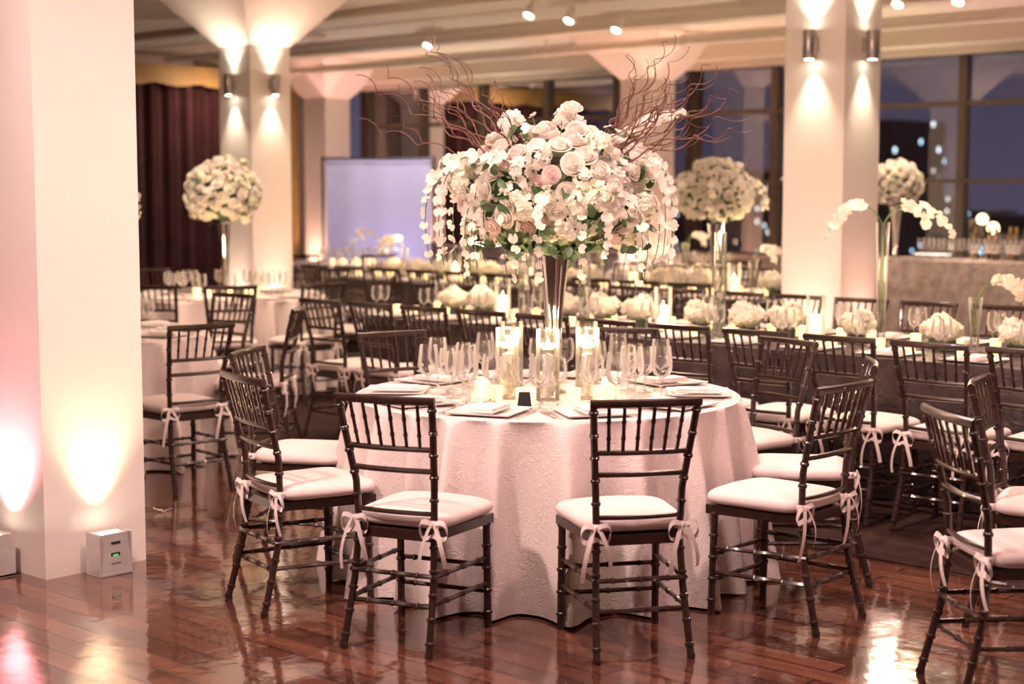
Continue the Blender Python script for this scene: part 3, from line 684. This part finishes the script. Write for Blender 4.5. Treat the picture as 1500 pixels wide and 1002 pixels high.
T1=(-2.72,9.7); dress_round(T1,[(-1.72,8.5),(-1.5,9.65),(-2.0,10.75),(-2.9,8.3),(-3.9,9.4),(-3.4,10.8)],BALL2)
T2=(-2.4,13.2); dress_round(T2,[(-2.68,11.9),(-2.12,11.85),(-1.5,12.15),(-3.5,12.4),(-1.15,13.3),(-3.2,14.2),(-1.7,14.3)],BALL)
T4=(-1.9,18.9); dress_round(T4,[(-2.3,17.6),(-1.5,17.6),(-.75,18.4),(-3.1,18.6),(-.9,19.7)])
T5=(1.9,17.3); dress_round(T5,[(1.4,16.05),(2.3,16.0),(.7,17.0),(3.1,17.0),(2.3,18.5)])
T3=(2.93,5.30); dress_round(T3,[(1.50,5.1),(2.6,6.65)])
chair(1.86,5.95,.90,-.43)
def long_table(nc,ma,mb,w=1.15):
    b=MB(); cloth(b,qper(w/2,(mb-ma)/2),0,.022,.03,ks=(37,53,71),z0=.012); x,y,_=NM(nc,(ma+mb)/2)
    obj('long_banquet_table',b.mesh('long_banquet_table',[M_brown],50),(x,y,0),TH)
long_table(8.0,2.0,8.25); long_table(11.05,6.95,12.2)
for i in range(12):
    x,y,_=NM(6.84,7.9-.485*i); chair(x,y,NX,NY)
for i in range(12):
    x,y,_=NM(9.14,7.75-.485*i); chair(x,y,-NX,-NY)
for i in range(10):
    m=11.6-.49*i; x,y,_=NM(9.95,m); chair(x,y,NX,NY); x,y,_=NM(12.15,m); chair(x,y,-NX,-NY)
def dress_long(nc,ma,mb,seed,skip,dn=1):
    r=random.Random(seed); g=[]; b=MB(); m=ma+.25; 
    while m<mb-.15:
        for s in (-1,1):
            x,y,_=NM(nc+s*.425,m); obj('place_setting',PS,(x,y,TZ),TH+(-pi/2 if s<0 else pi/2))
            if dn>1: g.append(NM(nc+s*.36,m+.243,TZ+.001))
            g.append(NM(nc+s*.28,m+.243,TZ+.001))
            votive(b,NM(nc+s*.205,m+.19,TZ))
            votive(b,NM(nc+s*.215,m,TZ))
        m+=.485
    # arrangements between the tall vases: walk along the runner, keeping clear of each vase
    m=ma+.25; k=0
    while m<mb-.2:
        near=[q for q in skip if abs(m-q)<.165]
        if near: m=near[0]+.17; continue
        x,y,_=NM(nc+(-.03 if k%2 else .03),m)
        if k%4!=1: obj('hydrangea_arrangement',HYD,(x,y,TZ),r.random()*6,r.uniform(1.0,1.12))
        else: obj('pillar_candle_hurricane',HC,(x,y,TZ))
        m+=.24; k+=1
    glasses('wine_glasses',g); obj('votive_candles',b.mesh('votive_candles',[M_votive,M_flame],60))
    for q in np.linspace(ma+.6,mb-.6,4): light('POINT',NM(nc,q,TZ+.42),10,(1,.64,.36),rad=.08,name='candle_glow')
S1=(4.49,3.92,5.60,6.68,7.22); S2=(7.75,7.4,11.6,9.0)
dress_long(8.0,2.0,8.25,4,S1,2); dress_long(11.05,6.95,12.2,5,S2,1)
obj('orchid_vase',OV,NM(8.0,S1[0],TZ),.1); obj('orchid_vase',OV2,NM(8.0,S1[1],TZ),.0)
for m in S1[2:]: obj('glass_cylinder_vase',CV,NM(8.0,m,TZ),m)
obj('orchid_vase',OV2,NM(11.05,7.4,TZ),.5); obj('orchid_vase',OV2,NM(11.05,11.6,TZ),2.5)
obj('orchid_vase',OV2,(T4[0],T4[1],TZ),1.0); obj('orchid_vase',OV2,(T5[0],T5[1],TZ),.4)
obj('tall_floral_centerpiece',BALL2,NM(11.0,7.75,TZ),1.0)
obj('glass_cylinder_vase',CV,NM(11.0,9.0,TZ),1.0)
b=MB(); cloth(b,qper(.33,2.3),0,.012,.012,1.0,ks=(61,43,83)); x,y,_=NM(13.6,5.5); obj('drinks_bar',b.mesh('drinks_bar',[M_grey],50),(x,y,0),TH)
g=[]
for i in range(30):
    for j in range(3): g.append(NM(13.36+.1*j,7.1-.10*i,1.001))
glasses('bar_glasses',g)
b=MB()
for i in range(14):
    p=NM(13.74+.09*(i%2),6.75-.10*i,1.001); b.add(lathe([(0,0),(.036,0),(.037,.01),(.037,.18),(.03,.21),(.014,.235),(.013,.30),(0,.30)],14),0,Matrix.Translation(p)); b.add(lathe([(.0375,.06),(.0378,.14)],14),1,Matrix.Translation(p)); b.add(lathe([(.0142,.25),(.0145,.302),(0,.302)],10),2,Matrix.Translation(p))
obj('liquor_bottles',b.mesh('liquor_bottles',[M_bottle,M_nap,M_gold],40))
obj('tall_rose_centerpiece',BALL,NM(13.6,7.5,1.001),.4,.8)
b=MB(); v=[];f=[]
for z in (.05,2.02):
    for i in range(60):
        t=i/59; v.append((-.7+1.4*t,.006*math.sin(t*20),z))
for i in range(59): f.append((i,i+1,61+i,60+i))
b.add((v,f),0); b.add(tube([(-.76,0,2.06),(.76,0,2.06)],.018,8),1); b.add(cbox(-.7,.7,-.02,.02,2.0,2.04,.005),0)
for x in (-.75,.75): b.add(tube([(x,0,.01),(x,0,2.09)],.018,8),1); b.add(cbox(x-.05,x+.05,-.25,.25,0,.015,.004),1)
o=obj('photo_backdrop',b.mesh('photo_backdrop',[M_backd,M_black],40),(-1.8,21.4,.005),.03)
light('SPOT',(-1.5,20.7,.15),42,(.55,.48,1),(-1.7,21.4,1.4),110,1,.05,'backdrop_lamp')
b=MB(); b.add(ORCH,0,align((0,0,.012),(.3,.2,1),.035)); b.add(ORCH,0,align((.04,.02,.012),(-.4,.1,1),.03)); obj('fallen_blossom',b.mesh('fallen_blossom',[M_petal],60),(-1.80,7.95,0))
b=MB(); r2=random.Random(2)
for i in range(40):
    m=-70+i*7+r2.uniform(-2,2); n=150+r2.uniform(-30,60); h=r2.uniform(-3,1.5) if i%5 else r2.uniform(3,9)
    b.add(box(n,n+10,m,m+r2.uniform(4,8),-60,h),0)
obj('city_skyline',b.mesh('city_skyline',[M_city],30),(0,0,0),TH)
w=bpy.data.worlds.new('dusk'); sc.world=w; w.use_nodes=True; nt=w.node_tree; bg=nt.nodes['Background']
tc=nt.nodes.new('ShaderNodeTexCoord'); sp=nt.nodes.new('ShaderNodeSeparateXYZ'); cr=nt.nodes.new('ShaderNodeValToRGB')
cr.color_ramp.elements[0].position=.0; cr.color_ramp.elements[0].color=(.080,.068,.115,1); cr.color_ramp.elements[1].position=.2; cr.color_ramp.elements[1].color=(.024,.028,.046,1)
nt.links.new(tc.outputs['Generated'],sp.inputs[0]); nt.links.new(sp.outputs['Z'],cr.inputs['Fac']); nt.links.new(cr.outputs['Color'],bg.inputs['Color']); bg.inputs['Strength'].default_value=1
cam=bpy.data.cameras.new('camera'); co=bpy.data.objects.new('camera',cam); sc.collection.objects.link(co); sc.camera=co
co.location=(0,0,1.64); co.rotation_euler=(math.radians(90-5.485),0,0); cam.lens=55.5; cam.sensor_width=36; cam.clip_end=1000
cam.dof.use_dof=True; cam.dof.focus_distance=6.3; cam.dof.aperture_fstop=2.0
